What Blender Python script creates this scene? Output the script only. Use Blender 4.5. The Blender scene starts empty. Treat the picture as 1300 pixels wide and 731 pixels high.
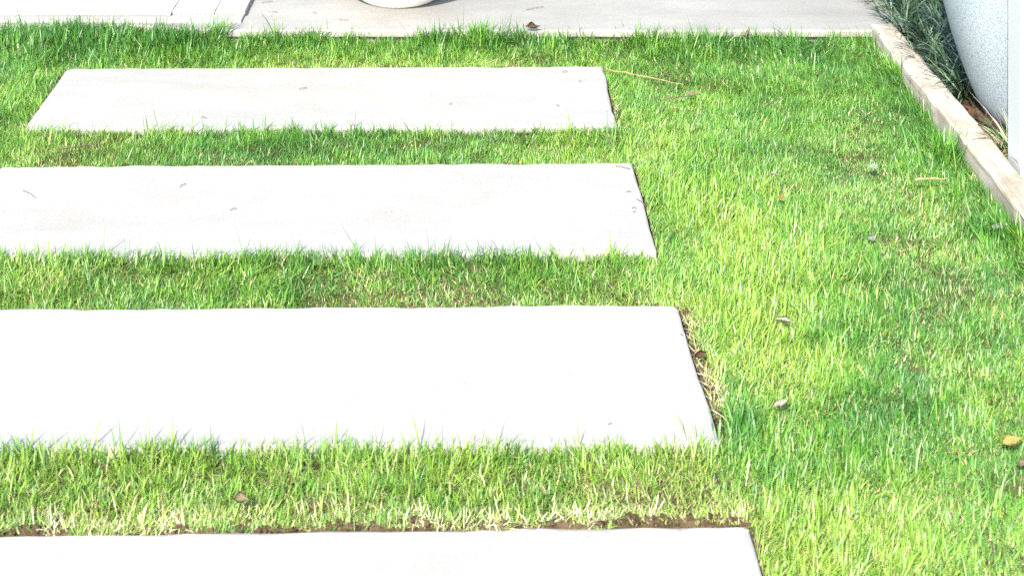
import bpy, bmesh, math, random
import numpy as np
from mathutils import Vector, Matrix

random.seed(7)
rng = np.random.default_rng(11)
R = math.radians

# ------------------------------------------------------------------ camera, sky, sun, exposure
scene = bpy.context.scene
col = scene.collection
EYE = 1.537                      # eye height in metres; level camera, frame shifted down onto the lawn
F = 2000.0                       # focal length in pixels of a 1300-pixel-wide frame
cam_data = bpy.data.cameras.new('camera')
cam_data.sensor_width = 36.0
cam_data.lens = 36.0 * F / 1300.0
cam_data.shift_x = 45.0 / 1300.0
cam_data.shift_y = -975.5 / 1300.0
cam_data.clip_start = 0.05
cam_data.clip_end = 2000.0
cam_data.dof.use_dof = True
cam_data.dof.focus_distance = 3.6
cam_data.dof.aperture_fstop = 9.0
cam = bpy.data.objects.new('camera', cam_data)
cam.location = (0, 0, EYE)
cam.rotation_euler = (R(90), 0, 0)
col.objects.link(cam)
scene.camera = cam

SUN_ELEV, SUN_AZ = R(38), R(198)          # azimuth clockwise from +Y: behind the camera, to its left
world = bpy.data.worlds.new('World')
scene.world = world
world.use_nodes = True
wn, wl = world.node_tree.nodes, world.node_tree.links
wn.clear()
sky = wn.new('ShaderNodeTexSky')
sky.sky_type = 'NISHITA'
sky.sun_disc = False
sky.sun_elevation = SUN_ELEV
sky.sun_rotation = SUN_AZ
sky.air_density = 1.0
sky.dust_density = 2.0
bg = wn.new('ShaderNodeBackground')
bg.inputs['Strength'].default_value = 0.15
wo = wn.new('ShaderNodeOutputWorld')
wl.new(sky.outputs[0], bg.inputs[0])
wl.new(bg.outputs[0], wo.inputs[0])

sun_data = bpy.data.lights.new('sun', 'SUN')
sun_data.energy = 4.2
sun_data.angle = R(0.6)
sun_data.color = (1.0, 0.955, 0.88)
sun = bpy.data.objects.new('sun', sun_data)
to_sun = Vector((math.sin(SUN_AZ) * math.cos(SUN_ELEV), math.cos(SUN_AZ) * math.cos(SUN_ELEV), math.sin(SUN_ELEV)))
sun.rotation_euler = to_sun.to_track_quat('Z', 'Y').to_euler()
sun.location = to_sun * 20
col.objects.link(sun)

scene.view_settings.view_transform = 'Standard'
scene.view_settings.look = 'None'
scene.view_settings.exposure = 2.05
scene.view_settings.gamma = 1.0
scene.view_settings.use_curve_mapping = False
scene.cycles.max_bounces = 8
scene.cycles.transmission_bounces = 6
scene.cycles.use_denoising = False


# ------------------------------------------------------------------ helpers
def ground(x, y, z=0.0):
    """point of the level z seen at photo pixel (x, y): used to read sizes off the photograph"""
    s = y + 610.0
    h = EYE - z
    return ((x - 605.0) / s * h, F * h / s)


def tag(o, label=None, cat=None, group=None, kind=None):
    if label: o['label'] = label
    if cat: o['category'] = cat
    if group: o['group'] = group
    if kind: o['kind'] = kind
    return o


def link(name, me, mat=None, parent=None):
    o = bpy.data.objects.new(name, me)
    col.objects.link(o)
    if mat: me.materials.append(mat)
    if parent: o.parent = parent
    return o


def empty(name, loc=(0, 0, 0)):
    o = bpy.data.objects.new(name, None)
    o.location = loc
    o.empty_display_size = 0.1
    col.objects.link(o)
    return o


def smooth_mesh(me):
    me.polygons.foreach_set('use_smooth', np.ones(len(me.polygons), dtype=bool))


class Noise:
    """smooth value noise on a lattice"""
    def __init__(self, seed):
        self.t = np.random.default_rng(seed).random((256, 256))

    def __call__(self, x, y, scale):
        x = np.asarray(x) / scale + 100.0
        y = np.asarray(y) / scale + 100.0
        xi = np.floor(x).astype(int); yi = np.floor(y).astype(int)
        fx = x - xi; fy = y - yi
        fx = fx * fx * (3 - 2 * fx); fy = fy * fy * (3 - 2 * fy)
        t = self.t
        a = t[xi % 256, yi % 256]; b = t[(xi + 1) % 256, yi % 256]
        c = t[xi % 256, (yi + 1) % 256]; d = t[(xi + 1) % 256, (yi + 1) % 256]
        return (a * (1 - fx) + b * fx) * (1 - fy) + (c * (1 - fx) + d * fx) * fy


n1, n2, n3, n4, n5 = (Noise(k) for k in (1, 2, 3, 4, 5))


# ------------------------------------------------------------------ materials
def new_mat(name):
    m = bpy.data.materials.new(name)
    m.use_nodes = True
    nt = m.node_tree
    nt.nodes.clear()
    out = nt.nodes.new('ShaderNodeOutputMaterial')
    p = nt.nodes.new('ShaderNodeBsdfPrincipled')
    nt.links.new(p.outputs[0], out.inputs[0])
    return m, nt, p, out


def nd(nt, kind, **kw):
    n = nt.nodes.new(kind)
    for k, v in kw.items():
        if k in n.inputs: n.inputs[k].default_value = v
        else: setattr(n, k, v)
    return n


def coords(nt, scale=(1, 1, 1), loc=(0, 0, 0), rot=(0, 0, 0)):
    tc = nt.nodes.new('ShaderNodeTexCoord')
    mp = nt.nodes.new('ShaderNodeMapping')
    mp.inputs['Scale'].default_value = scale
    mp.inputs['Location'].default_value = loc
    mp.inputs['Rotation'].default_value = rot
    nt.links.new(tc.outputs['Object'], mp.inputs['Vector'])
    return mp.outputs[0]


def noise(nt, vec, scale, detail=6, rough=0.6):
    n = nd(nt, 'ShaderNodeTexNoise')
    n.inputs['Scale'].default_value = scale
    n.inputs['Detail'].default_value = detail
    n.inputs['Roughness'].default_value = rough
    nt.links.new(vec, n.inputs['Vector'])
    return n.outputs['Fac']


def ramp(nt, fac, stops):
    r = nd(nt, 'ShaderNodeValToRGB')
    cr = r.color_ramp
    while len(cr.elements) < len(stops): cr.elements.new(0.5)
    for e, (p, c) in zip(cr.elements, stops):
        e.position = p
        e.color = (*c, 1) if len(c) == 3 else c
    nt.links.new(fac, r.inputs['Fac'])
    return r.outputs['Color']


def mix(nt, fac, a, b, mode='MIX'):
    m = nd(nt, 'ShaderNodeMix', data_type='RGBA', blend_type=mode)
    for sock, v in ((m.inputs[0], fac), (m.inputs[6], a), (m.inputs[7], b)):
        if hasattr(v, 'is_output'): nt.links.new(v, sock)
        else: sock.default_value = v if isinstance(v, float) else (*v, 1)
    return m.outputs[2]


def bump(nt, p, height, strength, dist):
    b = nd(nt, 'ShaderNodeBump')
    b.inputs['Strength'].default_value = strength
    b.inputs['Distance'].default_value = dist
    nt.links.new(height, b.inputs['Height'])
    nt.links.new(b.outputs[0], p.inputs['Normal'])


def concrete(name, light, dark, stain, stain_amt=0.5, streak=(1.3, 4.2, 4), seed=0.0, rust=0.0):
    m, nt, p, out = new_mat(name)
    v = coords(nt, (1, 1, 1), (seed, seed * 1.7, 0))
    vs = coords(nt, streak, (seed * 2.1, seed, 0))
    big = noise(nt, v, 3.0, 5, 0.6)
    st = noise(nt, vs, 2.2, 8, 0.68)
    c = mix(nt, ramp(nt, st, [(0.34, (0, 0, 0)), (0.64, (1, 1, 1))]), dark, light)
    c = mix(nt, ramp(nt, big, [(0.50, (0, 0, 0)), (0.74, (stain_amt,) * 3)]), c, stain)
    if rust:
        rs = noise(nt, coords(nt, (1, 1.6, 1), (seed * 3 + 4, 2, 0)), 5.0, 4, 0.5)
        c = mix(nt, ramp(nt, rs, [(0.66, (0, 0, 0)), (0.76, (rust,) * 3)]), c, (0.62, 0.40, 0.24))
    fine = noise(nt, v, 240.0, 3, 0.7)
    c = mix(nt, ramp(nt, fine, [(0.30, (0.55,) * 3), (0.46, (0, 0, 0))]), c, tuple(k * 0.62 for k in dark))
    pit = nd(nt, 'ShaderNodeTexVoronoi')
    pit.inputs['Scale'].default_value = 26.0
    nt.links.new(v, pit.inputs['Vector'])
    c = mix(nt, ramp(nt, pit.outputs['Distance'], [(0.035, (0.7,) * 3), (0.075, (0, 0, 0))]), c, (0.20, 0.17, 0.14))
    nt.links.new(c, p.inputs['Base Color'])
    p.inputs['Roughness'].default_value = 0.85
    p.inputs['Specular IOR Level'].default_value = 0.25
    add = nd(nt, 'ShaderNodeMath', operation='MULTIPLY_ADD')
    nt.links.new(st, add.inputs[0]); add.inputs[1].default_value = 0.6; nt.links.new(fine, add.inputs[2])
    bump(nt, p, add.outputs[0], 0.35, 0.002)
    return m


def blade_mat(name, gloss=0.35, rough=0.5, trans=0.35):
    m, nt, p, out = new_mat(name)
    at = nd(nt, 'ShaderNodeAttribute', attribute_name='blade_colour')
    nt.links.new(at.outputs['Color'], p.inputs['Base Color'])
    p.inputs['Roughness'].default_value = rough
    p.inputs['Specular IOR Level'].default_value = gloss
    tr = nd(nt, 'ShaderNodeBsdfTranslucent')
    br = nd(nt, 'ShaderNodeMix', data_type='RGBA', blend_type='MULTIPLY')
    br.inputs[0].default_value = 1.0
    nt.links.new(at.outputs['Color'], br.inputs[6])
    br.inputs[7].default_value = (1.25, 1.15, 0.7, 1)
    nt.links.new(br.outputs[2], tr.inputs['Color'])
    ms = nd(nt, 'ShaderNodeMixShader')
    ms.inputs[0].default_value = trans
    nt.links.new(p.outputs[0], ms.inputs[1])
    nt.links.new(tr.outputs[0], ms.inputs[2])
    nt.links.new(ms.outputs[0], out.inputs[0])
    return m


def soil_mat():
    m, nt, p, out = new_mat('soil')
    v = coords(nt)
    a = noise(nt, v, 14.0, 8, 0.7)
    b = noise(nt, v, 120.0, 5, 0.7)
    c = ramp(nt, a, [(0.3, (0.016, 0.010, 0.006)), (0.55, (0.036, 0.024, 0.014)), (0.75, (0.085, 0.066, 0.036))])
    c = mix(nt, ramp(nt, b, [(0.42, (0, 0, 0)), (0.62, (0.6,) * 3)]), c, (0.095, 0.074, 0.040))
    nt.links.new(c, p.inputs['Base Color'])
    p.inputs['Roughness'].default_value = 0.95
    p.inputs['Specular IOR Level'].default_value = 0.1
    bump(nt, p, b, 0.8, 0.006)
    return m


def flat_mat(name, c1, c2, scale=40.0, rough=0.7, spec=0.2, trans=0.0, stretch=(1, 1, 1), bmp=0.3):
    m, nt, p, out = new_mat(name)
    f = noise(nt, coords(nt, stretch), scale, 5, 0.65)
    c = ramp(nt, f, [(0.32, c1), (0.68, c2)])
    nt.links.new(c, p.inputs['Base Color'])
    p.inputs['Roughness'].default_value = rough
    p.inputs['Specular IOR Level'].default_value = spec
    bump(nt, p, f, bmp, 0.002)
    if trans:
        tr = nd(nt, 'ShaderNodeBsdfTranslucent')
        nt.links.new(c, tr.inputs['Color'])
        ms = nd(nt, 'ShaderNodeMixShader')
        ms.inputs[0].default_value = trans
        nt.links.new(p.outputs[0], ms.inputs[1]); nt.links.new(tr.outputs[0], ms.inputs[2])
        nt.links.new(ms.outputs[0], out.inputs[0])
    return m


def timber_mat():
    m, nt, p, out = new_mat('weathered_timber')
    vg = coords(nt, (60, 2.2, 60))
    g = noise(nt, vg, 1.4, 7, 0.7)
    v = coords(nt)
    b = noise(nt, v, 7.0, 5, 0.6)
    c = ramp(nt, g, [(0.32, (0.130, 0.116, 0.090)), (0.45, (0.242, 0.224, 0.186)), (0.7, (0.305, 0.286, 0.242))])
    c = mix(nt, ramp(nt, b, [(0.46, (0, 0, 0)), (0.66, (0.8,) * 3)]), c, (0.150, 0.129, 0.096))
    nt.links.new(c, p.inputs['Base Color'])
    p.inputs['Roughness'].default_value = 0.9
    p.inputs['Specular IOR Level'].default_value = 0.15
    bump(nt, p, g, 0.5, 0.003)
    return m


def terrazzo_mat():
    m, nt, p, out = new_mat('speckled_planter')
    v = coords(nt)
    f1 = noise(nt, v, 230.0, 3, 0.75)
    f2 = noise(nt, coords(nt, (1, 1, 0.55), (3, 1, 2)), 6.0, 5, 0.6)
    base = ramp(nt, f2, [(0.3, (0.158, 0.190, 0.210)), (0.7, (0.210, 0.245, 0.263))])
    c = mix(nt, ramp(nt, f1, [(0.40, (1, 1, 1)), (0.50, (0, 0, 0))]), base, (0.115, 0.143, 0.168))
    c = mix(nt, ramp(nt, f1, [(0.56, (0, 0, 0)), (0.66, (0.8,) * 3)]), c, (0.245, 0.268, 0.28))
    nt.links.new(c, p.inputs['Base Color'])
    p.inputs['Roughness'].default_value = 0.65
    p.inputs['Specular IOR Level'].default_value = 0.3
    bump(nt, p, f1, 0.35, 0.002)
    return m


M = {
    'slab_a': concrete('pale_concrete_far', (0.202, 0.199, 0.185), (0.172, 0.169, 0.155), (0.170, 0.152, 0.119), 0.65, seed=1.3, rust=0.35),
    'slab_b': concrete('pale_concrete_second', (0.208, 0.204, 0.194), (0.178, 0.174, 0.164), (0.174, 0.159, 0.134), 0.6, seed=3.1, rust=0.15),
    'slab_c': concrete('pale_concrete_third', (0.220, 0.216, 0.206), (0.190, 0.186, 0.176), (0.185, 0.170, 0.145), 0.6, seed=5.2, rust=0.18),
    'slab_d': concrete('pale_concrete_near', (0.220, 0.216, 0.206), (0.190, 0.186, 0.176), (0.185, 0.168, 0.140), 0.6, seed=8.4, rust=0.3),
    'path': concrete('path_concrete', (0.180, 0.176, 0.161), (0.144, 0.141, 0.127), (0.116, 0.112, 0.100), 0.65, (1.0, 2.6, 3), seed=2.2),
    'stone': concrete('step_stone', (0.222, 0.218, 0.206), (0.188, 0.183, 0.171), (0.180, 0.167, 0.144), 0.5, (2, 2.6, 3), seed=6.0),
    'soil': soil_mat(),
    'blade': blade_mat('lawn_blades', 0.45, 0.42, 0.38),
    'mondo': blade_mat('mondo_leaves', 0.35, 0.4, 0.12),
    'straw': blade_mat('dry_blades', 0.15, 0.7, 0.3),
    'timber': timber_mat(),
    'terrazzo': terrazzo_mat(),
    'white_glaze': flat_mat('white_glaze', (0.84, 0.84, 0.835), (0.87, 0.87, 0.865), 6.0, 0.35, 0.4, bmp=0.02),
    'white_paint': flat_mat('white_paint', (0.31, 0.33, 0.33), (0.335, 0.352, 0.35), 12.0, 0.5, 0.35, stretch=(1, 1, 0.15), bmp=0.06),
    'potting': flat_mat('potting_soil', (0.02, 0.014, 0.01), (0.07, 0.045, 0.03), 60.0, 0.95, 0.1, bmp=0.8),
    'leaf_pale': flat_mat('pale_dry_leaf', (0.28, 0.25, 0.20), (0.48, 0.44, 0.37), 70.0, 0.7, 0.2, 0.2),
    'leaf_yellow': flat_mat('yellow_leaf', (0.30, 0.25, 0.06), (0.45, 0.40, 0.15), 50.0, 0.6, 0.25, 0.25),
    'leaf_brown': flat_mat('brown_leaf', (0.045, 0.026, 0.016), (0.14, 0.08, 0.045), 60.0, 0.75, 0.2, 0.08),
    'leaf_tan': flat_mat('tan_leaf', (0.15, 0.12, 0.07), (0.29, 0.24, 0.15), 60.0, 0.75, 0.2, 0.2),
    'leaf_orange': flat_mat('orange_leaf', (0.24, 0.12, 0.03), (0.36, 0.21, 0.07), 60.0, 0.7, 0.2, 0.25),
    'leaf_grey': flat_mat('grey_leaf', (0.16, 0.20, 0.15), (0.30, 0.34, 0.27), 60.0, 0.7, 0.2, 0.15),
    'twig': flat_mat('tan_twig', (0.13, 0.09, 0.045), (0.27, 0.20, 0.11), 120.0, 0.8, 0.15),
    'twig_dark': flat_mat('dark_twig', (0.025, 0.018, 0.013), (0.10, 0.075, 0.055), 120.0, 0.8, 0.15),
}

# ------------------------------------------------------------------ layout read off the photograph (metres)
#            far right corner     near right corner   slope of far edge, left end
SLABS = [
    dict(fr=(0.354, 4.429), nr=(0.357, 3.992), slope=0.0127, z=0.000, mat='slab_a'),
    dict(fr=(0.3725, 3.763), nr=(0.379, 3.305), slope=0.0150, z=0.001, mat='slab_b'),
    dict(fr=(0.3927, 3.080), nr=(0.4036, 2.620), slope=0.0118, z=0.002, mat='slab_c'),
    dict(fr=(0.4160, 2.413), nr=(0.4230, 1.960), slope=0.0215, z=-0.002, mat='slab_d'),
]
SLAB_W = 1.5
for s in SLABS:
    ax = np.array([-1.0, -s['slope']]); ax /= np.linalg.norm(ax)
    s['fl'] = tuple(np.array(s['fr']) + ax * SLAB_W)
    s['nl'] = tuple(np.array(s['nr']) + ax * SLAB_W)
PATH_Y = 4.655          # front edge of the concrete path
EDGE_X0, EDGE_X1 = 1.172, 1.243   # timber edging, runs along Y
BED_Y0 = 1.2


def slab_signed(X, Y, s):
    """distances to the four sides (positive outside): far, near, right, left"""
    fr, nr, fl, nl = (np.array(s[k]) for k in ('fr', 'nr', 'fl', 'nl'))
    def side(a, b):          # outward normal is to the left of a->b
        e = b - a; e = e / np.linalg.norm(e)
        return -e[1] * (X - a[0]) + e[0] * (Y - a[1])
    far = side(fl, fr); near = side(nr, nl); right = side(fr, nr); left = side(nl, fl)
    return far, near, right, left


def path_front(X):
    return PATH_Y + 0.050 * np.clip((-0.80 - X) / 0.22, 0, 1)


# ------------------------------------------------------------------ ground sheet
def soil_height(X, Y):
    h = -0.014 + 0.010 * (n1(X, Y, 0.05) - 0.5) + 0.010 * (n2(X, Y, 0.17) - 0.5)
    for i, s in enumerate(SLABS):
        far, near, right, left = slab_signed(X, Y, s)
        out = np.maximum(np.maximum(far, near), np.maximum(right, left))
        inx = np.maximum(right, left) < 0.0
        if i == 3:      # turf stands proud of the nearest slab's far edge
            lip = np.clip(1 - np.abs(far - 0.014) / 0.022, 0, 1) * inx * (0.1 + 1.1 * n3(X, Y, 0.045))
            h = h + 0.015 * lip
        if i == 2:      # worn gap along its right edge
            gap = np.clip(1 - np.abs(right - 0.012) / 0.02, 0, 1) * (np.maximum(far, near) < 0.01)
            h = h - 0.014 * gap
        h = np.where(out < 0.004, -0.035, h)
    # planting bed a little above the lawn, heaped with mulch
    bed = np.clip((X - EDGE_X1 + 0.01) / 0.05, 0, 1) * (Y > BED_Y0)
    h = np.where(X > EDGE_X0 + 0.02, h * (1 - bed) + bed * (0.012 + 0.022 * (n4(X, Y, 0.03) - 0.5)), h)
    h = np.where((Y > path_front(X) + 0.02) & (X < 1.30), -0.05, h)
    return h


xs = np.concatenate([[-400, -80, -20, -6, -3.5], np.arange(-2.3, 2.1, 0.012), [2.6, 4, 10, 30, 100, 400]])
ys = np.concatenate([[-400, -80, -20, -5, 0, 1.0], np.arange(1.5, 5.3, 0.012), [5.6, 6.5, 9, 20, 80, 400]])
GX, GY = np.meshgrid(xs, ys)
GZ = soil_height(GX, GY)
outer = (GX < -2.31) | (GX > 2.1) | (GY < 1.49) | (GY > 5.3)
GZ = np.where(outer, -0.05, GZ)
nx, ny = len(xs), len(ys)
co = np.stack([GX, GY, GZ], -1).reshape(-1, 3)
idx = np.arange(nx * ny).reshape(ny, nx)
quads = np.stack([idx[:-1, :-1], idx[:-1, 1:], idx[1:, 1:], idx[1:, :-1]], -1).reshape(-1, 4)


def mesh_np(name, verts, quads, tris=None):
    me = bpy.data.meshes.new(name)
    nq = len(quads); ntri = 0 if tris is None else len(tris)
    me.vertices.add(len(verts))
    me.vertices.foreach_set('co', np.ascontiguousarray(verts, dtype=np.float32).ravel())
    loops = quads.ravel() if ntri == 0 else np.concatenate([quads.ravel(), tris.ravel()])
    starts = np.arange(nq) * 4
    if ntri: starts = np.concatenate([starts, nq * 4 + np.arange(ntri) * 3])
    me.loops.add(len(loops))
    me.loops.foreach_set('vertex_index', loops.astype(np.int32))
    me.polygons.add(nq + ntri)
    me.polygons.foreach_set('loop_start', starts.astype(np.int32))
    me.update(calc_edges=True)
    me.validate()
    return me


gm = mesh_np('ground', co, quads)
smooth_mesh(gm)
tag(link('ground', gm, M['soil']), 'dark brown soil showing between the turf and the slabs', kind='structure')


# ------------------------------------------------------------------ slabs, path, step
def rounded_slab(name, outline, z_top, depth, mat, bevel=0.006, wob=0.0015, seed=0):
    """closed slab over an (N,2) outline given clockwise or not; worn top arris"""
    rr = np.random.default_rng(seed)
    pts = np.array(outline, float)
    c = pts.mean(0)
    n = len(pts)
    nxt = np.roll(pts, -1, 0); prv = np.roll(pts, 1, 0)
    tan = nxt - prv
    nrm = np.stack([tan[:, 1], -tan[:, 0]], 1)
    nrm /= np.linalg.norm(nrm, axis=1)[:, None] + 1e-9
    if ((nrm * (pts - c)).sum(1)).mean() < 0: nrm = -nrm
    w = rr.normal(0, wob, n)
    w = (w + np.roll(w, 1) + np.roll(w, -1)) / 2
    rings = []
    chip = 1 + np.clip(rr.normal(0, 0.5, n), -0.4, 1.5)
    for inset, dz in ((0, -depth), (0, -bevel), (bevel * 0.3, -bevel * 0.3), (bevel, 0)):
        k = chip if inset else 1
        p = pts + nrm * (w - inset * k)[:, None]
        rings.append(np.column_stack([p, np.full(n, z_top + dz)]))
    bm = bmesh.new()
    vr = [[bm.verts.new(v) for v in r] for r in rings]
    for a, b in zip(vr[:-1], vr[1:]):
        for i in range(n):
            j = (i + 1) % n
            bm.faces.new((a[i], a[j], b[j], b[i]))
    bm.faces.new(vr[-1]); bm.faces.new(list(reversed(vr[0])))
    bmesh.ops.recalc_face_normals(bm, faces=bm.faces)
    me = bpy.data.meshes.new(name)
    bm.to_mesh(me); bm.free()
    return me


def outline_quad(corners, radii, step=0.03):
    """corners in order; rounded with radii; edges subdivided"""
    pts = []
    n = len(corners)
    C = [np.array(c, float) for c in corners]
    for i in range(n):
        p, a, b = C[i], C[i - 1], C[(i + 1) % n]
        r = radii[i]
        da = (a - p) / np.linalg.norm(a - p); db = (b - p) / np.linalg.norm(b - p)
        s0, s1 = p + da * r, p + db * r
        for t in np.linspace(0, 1, 6):
            pts.append((1 - t) ** 2 * s0 + 2 * t * (1 - t) * p + t * t * s1)
        q = C[(i + 1) % n]; rq = radii[(i + 1) % n]
        e0 = s1; e1 = q - db * rq
        L = np.linalg.norm(e1 - e0); k = max(2, int(L / step))
        for t in np.linspace(0, 1, k + 1)[1:-1]:
            pts.append(e0 * (1 - t) + e1 * t)
    return pts


slab_labels = [
    'farthest and shortest looking concrete slab, both ends visible, nearest the concrete path',
    'second concrete slab from the path, with a few dark clippings near its right end',
    'third concrete slab from the path, widest in view, worn soil gap along its right edge',
    'nearest concrete slab, cut by the bottom of the picture, brown turf edge behind it',
]
slab_radii = [(0.035, 0.010, 0.008, 0.012), (0.012, 0.008, 0.008, 0.012), (0.012, 0.014, 0.012, 0.012), (0.012, 0.016, 0.012, 0.012)]
for i, s in enumerate(SLABS):
    me = rounded_slab('paving_slab', outline_quad([s['fl'], s['fr'], s['nr'], s['nl']], slab_radii[i]), s['z'], 0.05, M[s['mat']], 0.006, 0.0016, seed=20 + i)
    tag(link('paving_slab', me, M[s['mat']]), slab_labels[i], 'paving slab', 'concrete slabs laid across the lawn', 'thing')

# path: a slab with a small overhanging lip on a recessed footing
PATH_Z = 0.027
path = link('path', rounded_slab('path', outline_quad([(-3.4, 8.2), (1.275, 8.2), (1.285, PATH_Y + 0.012), (1.16, PATH_Y), (-0.80, PATH_Y + 0.004), (-1.02, PATH_Y + 0.050), (-3.4, PATH_Y + 0.052)], (0.01,) * 7, 0.04), PATH_Z, 0.020, None, 0.005, 0.0012, seed=5), M['path'])
tag(path, 'pale grey concrete path along the top of the picture', kind='structure')
link('footing', rounded_slab('footing', outline_quad([(-3.36, 8.15), (1.25, 8.15), (1.25, PATH_Y + 0.02), (-0.78, PATH_Y + 0.02), (-1.02, PATH_Y + 0.068), (-3.36, PATH_Y + 0.068)], (0.005,) * 6, 0.1), PATH_Z - 0.0215, 0.08, None, 0.003, 0.001, seed=6), M['path'], path)

# stone step at the left end of the path
step = empty('stone_step', (-1.6, PATH_Y + 0.1, PATH_Z))
tag(step, 'low step of pale stone pavers above the grass, top left corner', 'step', kind='thing')


def block(name, x0, x1, y0, y1, z0, z1, parent, mat, seed, r=0.006, bev=0.004):
    me = rounded_slab(name, outline_quad([(x0, y1), (x1, y1), (x1, y0), (x0, y0)], (r,) * 4, 0.05), z1, z1 - z0, None, bev, 0.0006, seed)
    o = link(name, me, mat)
    o.parent = parent
    o.matrix_parent_inverse = parent.matrix_world.inverted() if parent.type != 'EMPTY' else Matrix.Translation(parent.location).inverted()
    return o


def x_at(px, py, z): return ground(px, py, z)[0]


SY = 4.772
ztread = 0.046
xs_t = [-2.9, -2.05, x_at(218, 15, ztread), x_at(272.5, 15, ztread), x_at(311, 15, ztread)]
for k in range(4):
    front = SY - 0.014 if k < 2 else SY + 0.003
    block('paver', xs_t[k] + 0.0003, xs_t[k + 1] - 0.0003, front, SY + 0.62, 0.0375 if k < 2 else 0.0365, ztread + (0.0 if k < 2 else -0.001), step, M['stone'], 40 + k, 0.003, 0.0018)
xs_r = [-2.9, -2.3, -1.75, -1.20, x_at(308, 25, 0.034)]
for k in range(4):       # edge blocks laid on the path in front of and under the pavers
    block('edge_block', xs_r[k] + 0.0012, xs_r[k + 1] - 0.0012, 4.716, SY + 0.6, PATH_Z + 0.0005, 0.0355, step, M['stone'], 50 + k, 0.003, 0.002)


# ------------------------------------------------------------------ timber edging along the planting bed
def board(name, x0, x1, y0, y1, z0, z1, parent, seed):
    rr = np.random.default_rng(seed)
    n = max(6, int((y1 - y0) / 0.05))
    bm = bmesh.new()
    rows = []
    for i in range(n + 1):
        t = i / n
        y = y0 + (y1 - y0) * t
        j = rr.normal(0, 0.0020, 8)
        b = 0.007
        prof = [(x0, z0), (x0 + j[0], z1 - b), (x0 + b * .35 + j[1], z1 - b * .3), (x0 + b + j[1], z1 + j[2] * .6), ((x0 + x1) / 2, z1 + j[3] * .7 - 0.001),
                (x1 - b + j[4], z1 + j[5] * .6), (x1 - b * .3 + j[4], z1 - b * .35), (x1 + j[6], z1 - b), (x1, z0)]
        rows.append([bm.verts.new((px, y, pz)) for px, pz in prof])
    m = len(rows[0])
    for a, c in zip(rows[:-1], rows[1:]):
        for k in range(m):
            bm.faces.new((a[k], a[(k + 1) % m], c[(k + 1) % m], c[k]))
    bm.faces.new(rows[0]); bm.faces.new(list(reversed(rows[-1])))
    bmesh.ops.recalc_face_normals(bm, faces=bm.faces)
    me = bpy.data.meshes.new(name); bm.to_mesh(me); bm.free()
    o = link(name, me, M['timber']); o.parent = parent
    o.matrix_parent_inverse = Matrix.Translation(parent.location).inverted()
    return o


edging = empty('garden_edging', (EDGE_X0, 4.0, 0.0))
tag(edging, 'weathered pale timber edging between the lawn and the planting bed', 'edging', kind='thing')
board('board', EDGE_X0 - 0.003, EDGE_X1 - 0.004, 4.235, 4.672, -0.05, 0.040, edging, 1)
board('board', EDGE_X0 + 0.000, EDGE_X1 - 0.001, 3.905, 4.231, -0.05, 0.042, edging, 2)
board('board', EDGE_X0 + 0.003, EDGE_X1 + 0.001, 2.0, 3.901, -0.05, 0.040, edging, 3)


# ------------------------------------------------------------------ pots and post
def lathe(name, prof, seg, mat, parent=None, loc=(0, 0, 0)):
    bm = bmesh.new()
    rows = []
    for r, z in prof:
        if r < 1e-5: rows.append([bm.verts.new((0, 0, z))])
        else: rows.append([bm.verts.new((r * math.cos(2 * math.pi * k / seg), r * math.sin(2 * math.pi * k / seg), z)) for k in range(seg)])
    for a, b in zip(rows[:-1], rows[1:]):
        for k in range(seg):
            j = (k + 1) % seg
            if len(a) == 1: bm.faces.new((a[0], b[j], b[k]))
            elif len(b) == 1: bm.faces.new((a[k], a[j], b[0]))
            else: bm.faces.new((a[k], a[j], b[j], b[k]))
    bmesh.ops.recalc_face_normals(bm, faces=bm.faces)
    me = bpy.data.meshes.new(name); bm.to_mesh(me); bm.free()
    smooth_mesh(me)
    o = link(name, me, mat, parent)
    if not parent: o.location = loc
    return o


# white bowl standing on the path
RB = 0.250
bx, by = -0.245, 4.975
bowl = empty('bowl_planter', (bx, by, PATH_Z))
tag(bowl, 'round white glazed bowl planter standing on the concrete path', 'planter', kind='thing')
prof = [(0.0, 0.004), (0.106, 0.0), (0.114, 0.001), (0.121, 0.005)]
for a in np.linspace(33, 126, 26):
    prof.append((-0.008 + RB * math.sin(R(a)), 0.012 + RB * (math.cos(R(33)) - math.cos(R(a)))))
rt, zt = prof[-1]
prof += [(rt - 0.004, zt + 0.008), (rt - 0.018, zt + 0.008), (rt - 0.022, zt), (rt - 0.016, zt - 0.06), (rt - 0.0, zt - 0.09)]
lathe('bowl', prof, 96, M['white_glaze'], bowl)
lathe('potting_soil', [(0.0, zt - 0.058), (rt * 0.5, zt - 0.054), (rt - 0.021, zt - 0.062)], 48, M['potting'], bowl)

# big grey speckled planter in the bed
px_, py_ = 1.490, 4.02
planter = empty('speckled_planter', (px_, py_, 0.012))
tag(planter, 'large tapered grey speckled planter in the bed behind the white post', 'planter', kind='thing')
r0 = 0.19
pp = [(0.0, 0.0), (r0 - 0.012, 0.0), (r0, 0.008), (r0 + 0.022, 0.05), (r0 + 0.047, 0.11), (r0 + 0.078, 0.20), (r0 + 0.104, 0.30), (r0 + 0.115, 0.40), (r0 + 0.120, 0.50),
      (r0 + 0.118, 0.60), (r0 + 0.112, 0.68), (r0 + 0.104, 0.715), (r0 + 0.098, 0.722), (r0 + 0.076, 0.722), (r0 + 0.070, 0.712), (r0 + 0.076, 0.62)]
lathe('pot', pp, 96, M['terrazzo'], planter)
lathe('potting_soil', [(0.0, 0.662), (0.12, 0.668), (r0 + 0.0725, 0.660)], 48, M['potting'], planter)


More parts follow.
